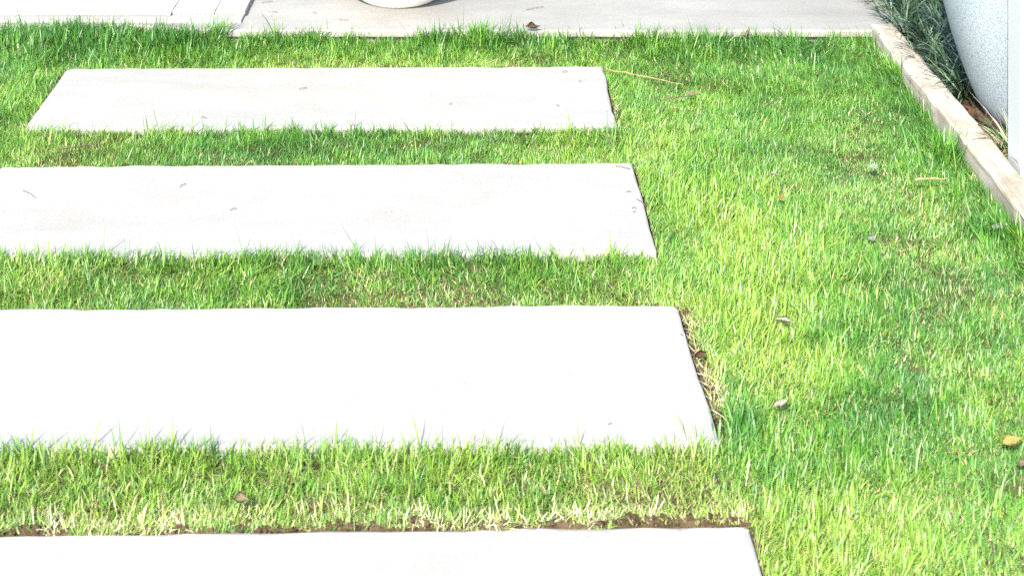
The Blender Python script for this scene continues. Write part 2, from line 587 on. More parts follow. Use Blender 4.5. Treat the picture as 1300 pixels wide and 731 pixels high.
def bevel_box(name, x0, x1, y0, y1, z0, z1, mat, parent, bev=0.004):
    bm = bmesh.new()
    bmesh.ops.create_cube(bm, size=1.0)
    for v in bm.verts:
        v.co = Vector(((x0 + x1) / 2 + v.co.x * (x1 - x0), (y0 + y1) / 2 + v.co.y * (y1 - y0), (z0 + z1) / 2 + v.co.z * (z1 - z0)))
    bmesh.ops.bevel(bm, geom=bm.edges[:], offset=bev, segments=3, profile=0.6, affect='EDGES')
    me = bpy.data.meshes.new(name); bm.to_mesh(me); bm.free()
    return link(name, me, mat, parent)


post = empty('white_post', (1.30, 3.68, 0.0))
tag(post, 'white painted square post at the right edge of the picture', 'post', kind='thing')
bevel_box('shaft', -0.0445, 0.0445, -0.0445, 0.0445, 0.012, 2.4, M['white_paint'], post, 0.004)
bevel_box('cap', -0.06, 0.06, -0.06, 0.06, 2.4005, 2.43, M['white_paint'], post, 0.006)
bevel_box('base', -0.0425, 0.0425, -0.0425, 0.0425, -0.05, 0.0115, M['white_paint'], post, 0.002)


# ------------------------------------------------------------------ blades
def blades(name, root, length, lean, bend, az, width, c_root, c_tip, mat, parent=None, twist=0.7, seg=3, fold=0.0):
    """a mesh of curved tapering blades. All args are arrays of N (colours (N,3))"""
    n = len(root)
    ts = np.linspace(0, 1, seg + 1)
    dh = np.stack([np.cos(az), np.sin(az)], 1)
    tw = az + math.pi / 2 + rng.uniform(-twist, twist, n)
    wv = np.stack([np.cos(tw), np.sin(tw), rng.uniform(-0.25, 0.25, n)], 1)
    pos = root.copy()
    V = np.zeros((n, 2 * seg + 1, 3)); Cc = np.ones((n, 2 * seg + 1, 4), np.float32)
    wprof = np.interp(ts, [0, 0.35, 0.7, 1.0], [0.75, 1.0, 0.72, 0.0])
    for k, t in enumerate(ts):
        if k:
            ph = lean + bend * (t + ts[k - 1]) / 2
            st = length / seg
            pos = pos + np.column_stack([dh * (np.sin(ph) * st)[:, None], np.cos(ph) * st])
        cc = c_root + (c_tip - c_root) * np.clip(t * 2.0, 0, 1)
        if k < seg:
            V[:, 2 * k] = pos - wv * (width * wprof[k] / 2)[:, None]
            V[:, 2 * k + 1] = pos + wv * (width * wprof[k] / 2)[:, None]
            Cc[:, 2 * k, :3] = cc; Cc[:, 2 * k + 1, :3] = cc
        else:
            V[:, 2 * seg] = pos; Cc[:, 2 * seg, :3] = cc
    m = 2 * seg + 1
    base = (np.arange(n) * m)[:, None]
    q = np.concatenate([base + np.array([2 * k, 2 * k + 1, 2 * k + 3, 2 * k + 2]) for k in range(seg - 1)], 0) if seg > 1 else np.zeros((0, 4), int)
    t3 = base + np.array([2 * seg - 2, 2 * seg - 1, 2 * seg])
    me = mesh_np(name, V.reshape(-1, 3), q, t3)
    smooth_mesh(me)
    a = me.attributes.new('blade_colour', 'FLOAT_COLOR', 'POINT')
    a.data.foreach_set('color', Cc.reshape(-1))
    return link(name, me, mat, parent)


# character of the turf, patch by patch: centre and size in the photograph's pixels are turned into ground positions
#  (x, y, rx, ry, tone, dry, tall)  tone > 0 deep green, < 0 yellow green
PATCH = [
    (1160, 340, 130, 110, 0.45, 0, 0), (950, 110, 130, 60, 0.40, 0, 0.1), (1120, 130, 90, 60, 0.25, 0, 0), (400, 185, 400, 25, 0.30, 0, 0), (1180, 560, 120, 80, 0.30, 0, 0),
    (90, 45, 170, 45, 1.1, -0.3, 0.6), (250, 50, 80, 30, 0.7, -0.2, 0.35), (520, 55, 130, 22, 0.7, 0, 0.35), (620, 45, 60, 15, 0.3, 0, 0.5),
    (730, 55, 100, 18, 0.4, 0, 0.3), (900, 60, 110, 20, 0.6, 0, 0.25), (1010, 55, 100, 22, 0.7, 0, 0.3), (40, 130, 60, 40, -0.2, 0, 0.2),
    (450, 78, 300, 8, -0.7, 0.1, -0.3), (110, 180, 90, 18, -0.3, 0.4, -0.2), (60, 205, 60, 10, -0.3, 0.7, -0.3), (300, 190, 160, 20, 0.6, -0.2, 0.0), (520, 190, 120, 18, 0.4, 0, 0),
    (730, 180, 60, 14, -0.6, 0.3, -0.1), (900, 120, 60, 40, -0.2, 0.0, 0.0), (960, 140, 40, 20, 0.5, 0, 0.1), (850, 200, 50, 40, -0.4, 0, 0.3), (880, 260, 50, 50, -0.7, 0, 0.45),
    (970, 180, 60, 30, 0.0, 0.1, 0), (1075, 225, 70, 25, 0.6, 0.2, -0.1), (1130, 170, 80, 30, 0.2, 0.25, -0.2), (1155, 110, 25, 30, 0.3, -0.3, 0.7),
    (1190, 190, 30, 40, 0.5, -0.5, 1.0), (1215, 255, 40, 20, 0.2, 0.0, 0.2), (1270, 290, 40, 30, 0.5, -0.2, 0.7), (1200, 270, 40, 15, 0.0, 0.5, -0.2), (1180, 310, 60, 15, 0.0, 0.5, -0.2),
    (1000, 300, 60, 50, -1.0, 0.1, 0.5), (930, 340, 70, 50, -1.0, 0.0, 0.4), (950, 440, 80, 60, -1.1, 0.0, 0.4), (1060, 350, 60, 40, -0.4, 0.1, 0.2), (1230, 400, 90, 60, 0.5, 0.2, -0.1),
    (1120, 420, 70, 50, 0.3, 0, 0.2), (930, 540, 30, 35, 1.0, -0.2, 0.5), (1000, 500, 70, 30, -0.4, 0, 0.3), (1080, 560, 80, 40, 0.1, 0, 0.3), (1150, 500, 60, 40, 0.4, 0, 0.3),
    (1260, 520, 60, 30, 0.1, 0.3, -0.1), (1030, 680, 90, 60, -1.1, 0.15, 0.3), (1130, 660, 90, 50, -0.6, 0.3, 0.4), (1240, 660, 90, 60, 0.2, 0.1, 0.1), (970, 640, 40, 60, -0.4, 0, 0.4),
    (60, 360, 120, 25, -0.3, 0.45, 0), (290, 350, 80, 30, 0.6, -0.1, 0.2), (560, 370, 60, 15, -0.3, 0.8, -0.3), (420, 350, 100, 25, 0.0, 0.3, 0), (640, 345, 60, 25, 0.5, -0.2, 0.1),
    (760, 350, 70, 30, -0.3, 0.2, 0.1), (830, 380, 40, 20, -0.5, 0.5, -0.1), (400, 375, 120, 12, 0.3, 0.1, -0.3),
    (150, 590, 160, 30, -0.9, 0.3, 0.3), (60, 580, 60, 30, -0.1, 0, 0.3), (420, 600, 80, 30, -0.5, 0.1, 0.2), (560, 610, 120, 35, -0.8, 0.25, 0.3), (700, 590, 70, 25, -0.6, 0.1, 0.2),
    (130, 650, 150, 16, -0.6, 0.9, 0.0), (430, 650, 130, 14, -0.6, 1.0, 0.1), (800, 620, 80, 30, -0.6, 0.6, 0.0), (880, 650, 60, 20, -1.0, 0.5, 0.0), (880, 580, 40, 20, -0.6, 0.4, 0.1),
]


def patches(X, Y):
    tone = np.zeros_like(X); dry = np.zeros_like(X); tall = np.zeros_like(X)
    for (x, y, rx, ry, a, b, c) in PATCH:
        cx, cy = ground(x, y)
        s = y + 610.0
        sx = rx / s * EYE; sy = ry * F * EYE / (s * s)
        g = np.exp(-0.5 * (((X - cx) / sx) ** 2 + ((Y - cy) / sy) ** 2) * 1.3)
        tone += a * g; dry += b * g; tall += c * g
    return tone, dry, tall


DEEP = np.array([0.028, 0.118, 0.017]); MID = np.array([0.080, 0.214, 0.022]); LIME = np.array([0.192, 0.302, 0.042])
PALE = np.array([0.28, 0.37, 0.15]); STRAW = np.array([0.40, 0.37, 0.17]); BLUEG = np.array([0.10, 0.20, 0.09])


def lawn_points(n_per_m2):
    x0, x1, y0, y1 = -2.15, EDGE_X0 - 0.002, 1.75, PATH_Y + 0.062
    n = int((x1 - x0) * (y1 - y0) * n_per_m2)
    X = rng.uniform(x0, x1, n); Y = rng.uniform(y0, y1, n)
    # thin out what only another viewpoint would see
    vis = (X > -0.335 * Y - 0.08) & (Y > 2.22)
    keep = (vis | (rng.random(n) < 0.25)) & (Y < path_front(X) + 0.012)
    d_far = np.full(n, 9.0); d_near = np.full(n, 9.0); d_side = np.full(n, 9.0); out_all = np.full(n, 9.0)
    right_c = np.full(n, 9.0); far_d = np.full(n, 9.0)
    for i, s in enumerate(SLABS):
        far, near, right, left = slab_signed(X, Y, s)
        ex = np.maximum(right, left); ey = np.maximum(far, near)
        out = np.maximum(ex, ey)
        keep &= out > 0.003
        inx = ex < 0.01; iny = ey < 0.01
        d_far = np.where(inx & (far > 0), np.minimum(d_far, far), d_far)
        d_near = np.where(inx & (near > 0), np.minimum(d_near, near), d_near)
        d_side = np.where(iny & (ex > 0), np.minimum(d_side, ex), d_side)
        out_all = np.minimum(out_all, np.abs(out))
        if i == 2: right_c = np.where(iny & (right > 0), right, 9.0)
        if i == 3: far_d = np.where(inx & (far > 0), far, 9.0)
    # bare soil at the worn gap and at the cut turf edge
    keep &= ~((right_c < 0.030 * (0.2 + 1.3 * n3(X, Y, 0.05))) & (rng.random(n) < 0.93))
    keep &= ~((far_d < 0.020 * np.clip(2.6 * n4(X, Y, 0.06) - 1.05, 0, 1)) & (rng.random(n) < 0.9))
    # small openings in the turf
    keep &= rng.random(n) > 0.6 * np.clip((n5(X, Y, 0.03) - 0.76) / 0.2, 0, 1)
    return [a[keep] for a in (X, Y, d_far, d_near, d_side, right_c, far_d)]


def make_lawn():
    X, Y, d_far, d_near, d_side, right_c, far_d = lawn_points(160000)
    n = len(X)
    tone, dry, tall = patches(X, Y)
    tone = tone + 1.5 * (n1(X, Y, 0.11) - 0.5) + 1.0 * (n2(X, Y, 0.035) - 0.5)
    clump = n3(X, Y, 0.028)
    kind = rng.random(n)                     # thatch lying flat under the standing blades
    flat = kind < 0.50
    L = np.clip(rng.normal(0.0225, 0.007, n), 0.008, 0.07) * np.clip(1 + 0.7 * tall + 0.7 * (clump - 0.5), 0.45, 2.4)
    lean = np.abs(rng.normal(0, R(46), n))
    bend = rng.normal(R(30), R(34), n)
    az = rng.uniform(0, 2 * math.pi, n)
    pref = 2 * math.pi * n4(X, Y, 0.22) * 1.4 + 0.6
    combed = rng.random(n) < 0.35
    az = np.where(combed, pref + rng.normal(0, 0.7, n), az)
    right_zone = (X > 0.36) & (Y < 4.2)
    az = np.where(right_zone & (rng.random(n) < 0.35), 0.9 + rng.normal(0, 0.6, n), az)
    matted = np.clip((0.6 * n5(X, Y, 0.13) + 0.4 * n1(X, Y, 0.045) - 0.42) / 0.2, 0, 1)
    lean = lean + R(34) * matted * rng.random(n)
    L = L * (1 - 0.22 * matted)
    lean = np.where(flat, R(50) + rng.random(n) * R(36), lean)
    bend = np.where(flat, rng.normal(0, R(18), n), bend)
    L = np.where(flat, L * rng.uniform(0.5, 1.0, n), L)
    # trimmed and combed back behind each slab's far edge, long and upright against each near edge, leaning off the sides
    back = np.clip(1 - d_far / 0.045, 0, 1)
    L *= 1 - 0.5 * back
    az = np.where(back > 0.02, np.where(rng.random(n) < 0.35 + 0.65 * back, math.pi / 2 + rng.normal(0, 0.75, n), az), az)
    front = np.clip(1 - d_near / 0.05, 0, 1)
    L *= 1 + 0.30 * front * rng.random(n)
    rise = np.clip(1 - d_near / 0.07, 0, 1) * np.clip((0.30 - X) / 0.5, 0, 1) * (Y < 3.5)
    up = (rng.random(n) < 0.8 * rise) & ~flat
    L = np.where(up, np.maximum(L, rng.normal(0.037, 0.007, n)), L)
    lean = np.where(up, lean * 0.55, lean)
    lean = np.where((front > 0) & ~flat, lean * (1 - 0.45 * front), lean)
    az = np.where((front > 0.3) & flat, -math.pi / 2 + rng.normal(0, 0.7, n), az)
    # a scatter of blades the mower missed
    tallp = (rng.random(n) < 0.008 + 0.035 * (front > 0.2)) & ~flat
    L = np.where(tallp, L * rng.uniform(1.3, 1.9, n), L)
    lean = np.where(tallp, np.abs(rng.normal(0, R(16), n)), lean)
    sd = np.clip(1 - d_side / 0.04, 0, 1)
    az = np.where(sd > 0.05, np.where(X > -0.4, rng.normal(0.2, 0.7, n), math.pi + rng.normal(0, 0.7, n)), az)
    # unmown fringe along the path and the edging
    fr = np.clip(1 - (path_front(X) - Y) / 0.16, 0, 1)
    L *= 1 + 0.9 * fr * np.clip(n2(X, Y, 0.06) * 1.6 - 0.1, 0, 1.4)
    lush = np.clip(fr * 1.6, 0, 1) * np.clip((-0.78 - X) / 0.3, 0, 1)
    up = (rng.random(n) < 0.75 * lush) & ~flat
    L = np.where(up, np.maximum(L, rng.normal(0.066, 0.012, n)), L)
    lean = np.where(up, lean * 0.6, lean)
    fe = np.clip(1 - (EDGE_X0 - X) / 0.07, 0, 1)
    L *= 1 + 0.65 * fe * np.clip(n1(X, Y, 0.07) * 1.7 - 0.3, 0, 1.3)
    az = np.where(fe > 0.1, np.where(rng.random(n) < 0.75, math.pi + rng.normal(0, 0.9, n), az), az)
    az = np.where((path_front(X) - Y < 0.03) & (rng.random(n) < 0.8), -math.pi / 2 + rng.normal(0, 0.9, n), az)
    width = np.clip(rng.normal(0.0017, 0.0005, n), 0.0009, 0.0038) * np.clip(0.70 + 0.40 * L / 0.030, 0.75, 1.7)
    # colour: deep - mid - lime by tone, dead blades by dryness
    h = np.clip(0.5 - 0.33 * tone + rng.normal(0, 0.20, n), 0, 1)[:, None]
    c = np.where(h < 0.5, DEEP + (MID - DEEP) * (h / 0.5), MID + (LIME - MID) * ((h - 0.5) / 0.5))
    bl = (rng.random(n) < 0.045)[:, None]
    c = np.where(bl, BLUEG * rng.uniform(0.7, 1.4, (n, 1)), c)
    pd = np.clip(0.008 + 0.22 * np.clip(dry, 0, 1.2) + flat * (0.08 + 0.20 * matted + 0.25 * np.clip(dry, 0, 1)) + 0.06 * back, 0, 0.75)
    isdry = (rng.random(n) < pd)[:, None]
    c = np.where(isdry, STRAW * rng.uniform(0.55, 1.25, (n, 1)), c)
    pp_ = ((rng.random(n) < 0.03 + 0.12 * np.clip(dry, 0, 1) + 0.05 * np.clip(-tone, 0, 1)) & ~isdry[:, 0])[:, None]
    c = np.where(pp_, PALE * rng.uniform(0.7, 1.2, (n, 1)), c)
    c = c * np.exp(rng.normal(0, 0.13, (n, 1)))
    width = np.where(isdry[:, 0] | pp_[:, 0], width * 0.72, width)
    c_root = c * 0.55 + np.array([0.21, 0.23, 0.085]) * 0.55
    Z = soil_height(X, Y) - 0.002
    width = np.where(flat, width * 1.4, width)
    root = np.stack([X, Y, Z], 1)
    def part(sel, name, seg, label, cat):
        o = blades(name, root[sel], L[sel], lean[sel], bend[sel], az[sel], width[sel], c_root[sel], c[sel], M['blade'], seg=seg)
        tag(o, label, cat, kind='stuff')
    long = ~flat & (L > 0.034)
    part(long, 'grass_long', 3, 'longer blades standing up through the mown lawn', 'grass')
    part(~flat & ~long, 'grass', 2, 'short mown green lawn around the slabs with yellow and straw patches', 'grass')
    part(flat, 'grass_thatch', 2, 'low matted layer of flattened blades under the standing lawn grass', 'grass')


make_lawn()


# dry thatch and root ends along the cut turf edge and the worn gap
def fringe():
    n = 3400
    s = SLABS[3]
    t = rng.random(n)
    fl, fr = np.array(s['fl']), np.array(s['fr'])
    P = fl + (fr - fl) * t[:, None]
    X = P[:, 0]; Y = P[:, 1] + 0.003 + np.abs(rng.normal(0, 0.028, n))
    s2 = SLABS[2]
    m = 900
    t2 = rng.random(m)
    a, b = np.array(s2['fr']), np.array(s2['nr'])
    Q = a + (b - a) * t2[:, None]
    X = np.concatenate([X, Q[:, 0] + 0.014 + np.abs(rng.normal(0, 0.02, m))])
    Y = np.concatenate([Y, Q[:, 1]])
    keep = n2(X, Y, 0.08) * 0.7 + 0.3 * rng.random(len(X)) > 0.42
    X, Y = X[keep], Y[keep]
    n = len(X)
    c = np.array([0.50, 0.46, 0.30]) * rng.uniform(0.5, 1.2, (n, 1)) * np.array([1, 1, 1]) 
    g = (rng.random(n) < 0.40)[:, None]
    c = np.where(g, np.array([0.30, 0.36, 0.10]) * rng.uniform(0.6, 1.2, (n, 1)), c)
    az = np.where(rng.random(n) < 0.6, rng.uniform(0, 6.28, n), math.pi / 2 + rng.normal(0, 1.1, n))
    root = np.stack([X, Y, soil_height(X, Y)], 1)
    o = blades('dry_thatch', root, np.clip(rng.normal(0.021, 0.008, n), 0.008, 0.05), rng.uniform(R(25), R(88), n), rng.normal(R(20), R(35), n), az,
               np.clip(rng.normal(0.0017, 0.0005, n), 0.0009, 0.003), c * 0.8, c, M['straw'])
    tag(o, 'dry straw coloured thatch along the cut turf behind the nearest slab', 'thatch', kind='stuff')


fringe()


# crumbs of earth where the turf is cut or worn
def crumbs():
    bm = bmesh.new()
    rr = random.Random(3)
    def lump(x, y, z, r):
        m = Matrix.Translation((x, y, z)) @ Matrix.Rotation(rr.uniform(0, 6), 4, 'Z') @ Matrix.Diagonal((r * rr.uniform(.7, 1.5), r * rr.uniform(.6, 1.2), r * rr.uniform(.5, .9), 1))
        g = bmesh.ops.create_icosphere(bm, subdivisions=1, radius=1.0, matrix=m)
        for v in g['verts']: v.co += Vector((rr.gauss(0, r * .18), rr.gauss(0, r * .18), rr.gauss(0, r * .15)))
    s = SLABS[3]
    fl, fr = np.array(s['fl']), np.array(s['fr'])
    for _ in range(230):
        p = fl + (fr - fl) * rr.random()
        x, y = p[0], p[1] + abs(rr.gauss(0.010, 0.010)) + 0.006
        lump(x, y, float(soil_height(np.array([x]), np.array([y]))[0]) + 0.001, rr.uniform(0.002, 0.006))
    s = SLABS[2]
    a, b = np.array(s['fr']), np.array(s['nr'])
    for _ in range(130):
        p = a + (b - a) * rr.random()
        x, y = p[0] + 0.006 + abs(rr.gauss(0.008, 0.008)), p[1]
        lump(x, y, float(soil_height(np.array([x]), np.array([y]))[0]) + 0.001, rr.uniform(0.002, 0.006))
    me = bpy.data.meshes.new('soil_crumbs'); bm.to_mesh(me); bm.free()
    tag(link('soil_crumbs', me, M['soil']), 'brown crumbs of soil along the turf edges beside the slabs', 'soil', kind='stuff')


crumbs()


# ------------------------------------------------------------------ planting bed: mondo grass, mulch
def leaf_clump(name, centres, per, lmean, wmean, spread, parent=None, pale=0.3, lean0=(10, 62), tone=1.0):
    roots, N = [], 0
    for (cx, cy) in centres:
        k = per
        ang = rng.uniform(0, 6.283, k); rad = np.abs(rng.normal(0, spread, k))
        roots.append(np.stack([cx + np.cos(ang) * rad, cy + np.sin(ang) * rad, np.zeros(k), ang], 1))
    r = np.concatenate(roots)
    n = len(r)
    z = soil_height(r[:, 0], r[:, 1]); z = np.maximum(z, 0.0)
    root = np.column_stack([r[:, 0], r[:, 1], z])
    az = r[:, 3] + rng.normal(0, 0.55, n)
    L = np.clip(rng.normal(lmean, lmean * 0.2, n), 0.03, 0.4)
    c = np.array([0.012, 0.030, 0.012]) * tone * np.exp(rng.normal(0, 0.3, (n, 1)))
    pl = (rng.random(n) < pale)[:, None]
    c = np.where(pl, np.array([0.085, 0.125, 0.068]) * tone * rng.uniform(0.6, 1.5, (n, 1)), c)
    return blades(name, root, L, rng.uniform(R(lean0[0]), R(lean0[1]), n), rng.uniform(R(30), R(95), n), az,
                  np.clip(rng.normal(wmean, wmean * 0.2, n), 0.001, 0.01), c * 0.7, c, M['mondo'], parent, twist=0.25, seg=5)


def free_of_pots(x, y):
    return (x - px_) ** 2 + (y - py_) ** 2 > (r0 + 0.03) ** 2 and not (1.24 < x < 1.36 and 3.62 < y < 3.74)


rc = random.Random(5)
cent = []
while len(cent) < 120:
    x, y = rc.uniform(1.264, 1.75), rc.uniform(4.19, 5.3)
    if free_of_pots(x, y) and all((x - a) ** 2 + (y - b) ** 2 > 0.036 ** 2 for a, b in cent): cent.append((x, y))
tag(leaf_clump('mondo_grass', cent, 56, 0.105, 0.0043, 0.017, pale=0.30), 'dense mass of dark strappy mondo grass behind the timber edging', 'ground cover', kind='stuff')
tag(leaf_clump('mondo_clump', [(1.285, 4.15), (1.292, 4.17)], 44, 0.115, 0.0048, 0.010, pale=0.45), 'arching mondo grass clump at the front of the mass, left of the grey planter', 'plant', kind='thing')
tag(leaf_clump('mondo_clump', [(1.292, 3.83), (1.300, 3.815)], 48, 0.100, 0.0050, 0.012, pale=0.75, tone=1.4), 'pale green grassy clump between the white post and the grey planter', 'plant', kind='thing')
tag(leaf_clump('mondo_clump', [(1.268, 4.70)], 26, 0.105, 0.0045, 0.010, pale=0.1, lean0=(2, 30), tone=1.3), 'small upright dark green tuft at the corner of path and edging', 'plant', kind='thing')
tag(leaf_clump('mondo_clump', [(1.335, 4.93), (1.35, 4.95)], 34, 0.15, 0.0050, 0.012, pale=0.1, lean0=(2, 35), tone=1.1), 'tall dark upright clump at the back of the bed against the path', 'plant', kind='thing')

# dry stalks and mulch
n = 900
X = rng.uniform(EDGE_X1 + 0.005, 1.60, n); Y = rng.uniform(2.6, 4.25, n)
ok = ((X - px_) ** 2 + (Y - py_) ** 2 > (r0 + 0.004) ** 2) & ~((X > 1.245) & (X < 1.355) & (Y > 3.625) & (Y < 3.735))
X, Y = X[ok], Y[ok]; n = len(X)
red = (Y > 3.93)[:, None]
c = np.where(red, np.array([0.10, 0.045, 0.035]), np.array([0.36, 0.27, 0.15])) * rng.uniform(0.4, 1.3, (n, 1))
tag(blades('mulch_stalks', np.stack([X, Y, soil_height(X, Y) + 0.002], 1), rng.uniform(0.03, 0.10, n), rng.uniform(R(35), R(88), n), rng.normal(R(10), R(20), n),
           rng.uniform(0, 6.28, n), rng.uniform(0.002, 0.006, n), c, c, M['straw']), 'dry stalks and bark mulch on the bed soil behind the edging', 'mulch', kind='stuff')
# a tan wisp lying over the edging beside the post
k = 46
az = rng.normal(3.5, 0.8, k)
root = np.stack([rng.normal(1.266, 0.008, k), rng.normal(3.80, 0.03, k), np.full(k, 0.016)], 1)
c = np.array([0.42, 0.33, 0.18]) * rng.uniform(0.6, 1.3, (k, 1))
tag(blades('dry_tuft', root, rng.uniform(0.04, 0.09, k), rng.uniform(R(20), R(60), k), rng.uniform(R(15), R(70), k), az, rng.uniform(0.0015, 0.003, k), c, c, M['straw']),
    'dry tan grass tuft hanging over the edging next to the white post', 'plant', kind='thing')
# long pale stems against the planter
k = 9
root = np.stack([rng.normal(1.300, 0.010, k), rng.normal(3.80, 0.015, k), np.full(k, 0.02)], 1)
c = np.array([0.46, 0.42, 0.36]) * rng.uniform(0.8, 1.2, (k, 1))
tag(blades('dry_grass_clump', root, rng.uniform(0.11, 0.19, k), rng.uniform(R(10), R(40), k), rng.uniform(R(5), R(35), k), rng.normal(2.9, 0.6, k), rng.uniform(0.0018, 0.0028, k), c, c, M['straw']),
    'thin pale dry stems standing in front of the grey planter', 'plant', kind='thing')


# ------------------------------------------------------------------ tall tufts of grass that stand out of the lawn
def tuft(x, y, k, l, spread, azm, label, tone=0.0, lean=(0, 35), cat='grass tuft'):
    cx, cy = ground(x, y)
    a = rng.uniform(0, 6.28, k); r = np.abs(rng.normal(0, spread, k))
    X = cx + np.cos(a) * r; Y = cy + np.sin(a) * r * 0.8
    X = np.minimum(X, EDGE_X0 - 0.004); Y = np.minimum(Y, path_front(X) - 0.004 - 0.02 * rng.random(k))
    h = np.clip(0.45 - 0.33 * tone + rng.normal(0, 0.15, k), 0, 1)[:, None]
    c = np.where(h < 0.5, DEEP + (MID - DEEP) * (h / 0.5), MID + (LIME - MID) * ((h - 0.5) / 0.5)) * np.exp(rng.normal(0, 0.12, (k, 1)))
    azs = azm + rng.normal(0, 1.0, k) if azm is not None else rng.uniform(0, 6.28, k)
    o = blades('grass_tuft', np.stack([X, Y, soil_height(X, Y)], 1), np.clip(rng.normal(l, l * 0.25, k), 0.02, 0.2), rng.uniform(R(lean[0]), R(lean[1]), k), rng.uniform(R(5), R(55), k), azs,
               np.clip(rng.normal(0.0034, 0.0007, k), 0.002, 0.006), c * 0.9 + 0.01, c, M['blade'])
    tag(o, label, cat, 'taller grass tufts in the lawn', 'thing')


tuft(1200, 200, 150, 0.076, 0.032, None, 'tall bright green grass tuft against the middle of the timber edging', 0.3)
tuft(1275, 300, 120, 0.060, 0.030, 2.6, 'tall green grass tuft by the near end of the edging, right margin', 0.4)
tuft(1140, 95, 130, 0.050, 0.026, 2.6, 'bright green grass tuft beside the far board of the edging', 0.0)
tuft(1010, 62, 120, 0.095, 0.045, 3.4, 'long flopping grass tuft below the path near the edging corner', 0.5, (35, 75))
tuft(938, 548, 110, 0.050, 0.022, 1.2, 'deep green grass tuft at the near right corner of the third slab', 0.9)
tuft(278, 42, 70, 0.085, 0.022, 0.8, 'tall grass tuft in front of the stone step joint', 0.1)
tuft(605, 40, 110, 0.062, 0.03, 1.0, 'thick grass tuft at the path edge right of the white bowl', 0.4)


# ------------------------------------------------------------------ fallen leaves, twigs, clippings
def leaf(name, px, py, length, width, rz, mat, label, curl=0.6, tilt=0.2, lift=0.022, fold=0.25, z=0.0, zr=0.0):
    nu, nv = 9, 5
    bm = bmesh.new()
    rr = random.Random(int(px * 7 + py))
    rows = []
    bow, tw, roll = rr.uniform(-0.5, 0.5), rr.uniform(-1.6, 1.6), rr.uniform(-0.8, 0.8)
    for i in range(nu):
        t = i / (nu - 1)
        w = width * (math.sin(math.pi * (0.03 + 0.94 * t ** 0.8)) ** 1.25) * 0.5 * (1 + 0.12 * math.sin(t * 9 + px))
        row = []
        for j in range(nv):
            u = (j / (nv - 1)) * 2 - 1
            x = (t - 0.5) * length
            y = u * w * (1 + rr.gauss(0, 0.10)) + bow * length * ((t - 0.5) ** 2)
            zz = fold * abs(u) * w * 2.2 + curl * length * ((t - 0.45) ** 2) + tw * u * w * (t - 0.4) + roll * w * u * abs(u) + rr.gauss(0, 0.0007)
            row.append(bm.verts.new((x, y, zz)))
        rows.append(row)
    for a, b in zip(rows[:-1], rows[1:]):
        for j in range(nv - 1): bm.faces.new((a[j], a[j + 1], b[j + 1], b[j]))
    # stalk
    st = [bm.verts.new((-length * 0.5 - length * 0.22, s * 0.0006, curl * length * 0.3 + 0.001 * k)) for s, k in ((-1, 0), (1, 0))]
    bm.faces.new((rows[0][1], rows[0][3], st[1], st[0]))
    # thickness
    r = bmesh.ops.solidify(bm, geom=bm.faces[:], thickness=0.0007)
    bmesh.ops.recalc_face_normals(bm, faces=bm.faces)
    me = bpy.data.meshes.new(name); bm.to_mesh(me); bm.free()
    smooth_mesh(me)
    o = link(name, me, M[mat])
    X, Y = ground(px, py, z)
    o.location = (X, Y, z + lift * 0.72)
    o.rotation_euler = (tilt * 0.7, zr, rz)
    tag(o, label, 'leaf', 'fallen leaves on the lawn', 'thing')
    return o


leaf('fallen_leaf', 996, 420, 0.040, 0.017, R(-18), 'leaf_pale', 'curled whitish dead leaf on the lawn right of the third slab', 0.7, R(25), 0.024, 0.5)
leaf('fallen_leaf', 990, 528, 0.032, 0.014, R(35), 'leaf_pale', 'small folded beige leaf in long grass right of the third slab corner', 0.5, R(30), 0.026, 0.4)
leaf('fallen_leaf', 1285, 573, 0.046, 0.024, R(20), 'leaf_yellow', 'yellow fallen leaf at the right margin of the lawn', 0.4, R(30), 0.022, 0.3)
leaf('fallen_leaf', 1296, 600, 0.020, 0.014, R(70), 'leaf_tan', 'small pinkish leaf just below the yellow leaf', 0.5, R(25), 0.018, 0.3)
leaf('fallen_leaf', 677, 40, 0.044, 0.020, R(-8), 'leaf_brown', 'dark brown curled leaf lying on the edge of the path', 0.9, R(35), 0.012, 0.6, z=0.027)
leaf('fallen_leaf', 985, 232, 0.030, 0.011, R(-50), 'leaf_pale', 'narrow pale dry leaf in mid lawn, level with the second slab', 0.5, R(20), 0.024, 0.4)
leaf('fallen_leaf', 992, 258, 0.019, 0.009, R(-20), 'leaf_orange', 'tiny orange leaf below the narrow pale leaf', 0.6, R(30), 0.016, 0.4)
leaf('fallen_leaf', 1109, 223, 0.030, 0.018, R(-50), 'leaf_grey', 'grey green crumpled leaf in the lawn left of the tan stick', 0.7, R(30), 0.022, 0.4)
leaf('fallen_leaf', 1106, 312, 0.022, 0.012, R(30), 'leaf_grey', 'little whitish leaf in the lawn below the tan stick', 0.7, R(30), 0.020, 0.4)
leaf('fallen_leaf', 948, 52, 0.060, 0.011, R(50), 'leaf_tan', 'long tan dry blade leaning against the path edge', 0.2, R(15), 0.030, 0.3, zr=R(-25))
leaf('fallen_leaf', 880, 126, 0.048, 0.010, R(12), 'leaf_tan', 'dry brown leaf in the lawn right of the farthest slab', 0.4, R(20), 0.018, 0.4)
leaf('fallen_leaf', 782, 143, 0.045, 0.012, R(75), 'leaf_pale', 'pale leaf wedged against the right end of the farthest slab', 0.3, R(20), 0.016, 0.3)
leaf('fallen_leaf', 888, 457, 0.026, 0.010, R(30), 'leaf_brown', 'dark brown dead leaf in the soil gap beside the third slab', 0.9, R(30), 0.010, 0.5)
leaf('fallen_leaf', 307, 647, 0.022, 0.016, R(0), 'leaf_tan', 'small tan leaf in the turf above the nearest slab', 0.6, R(35), 0.022, 0.4)
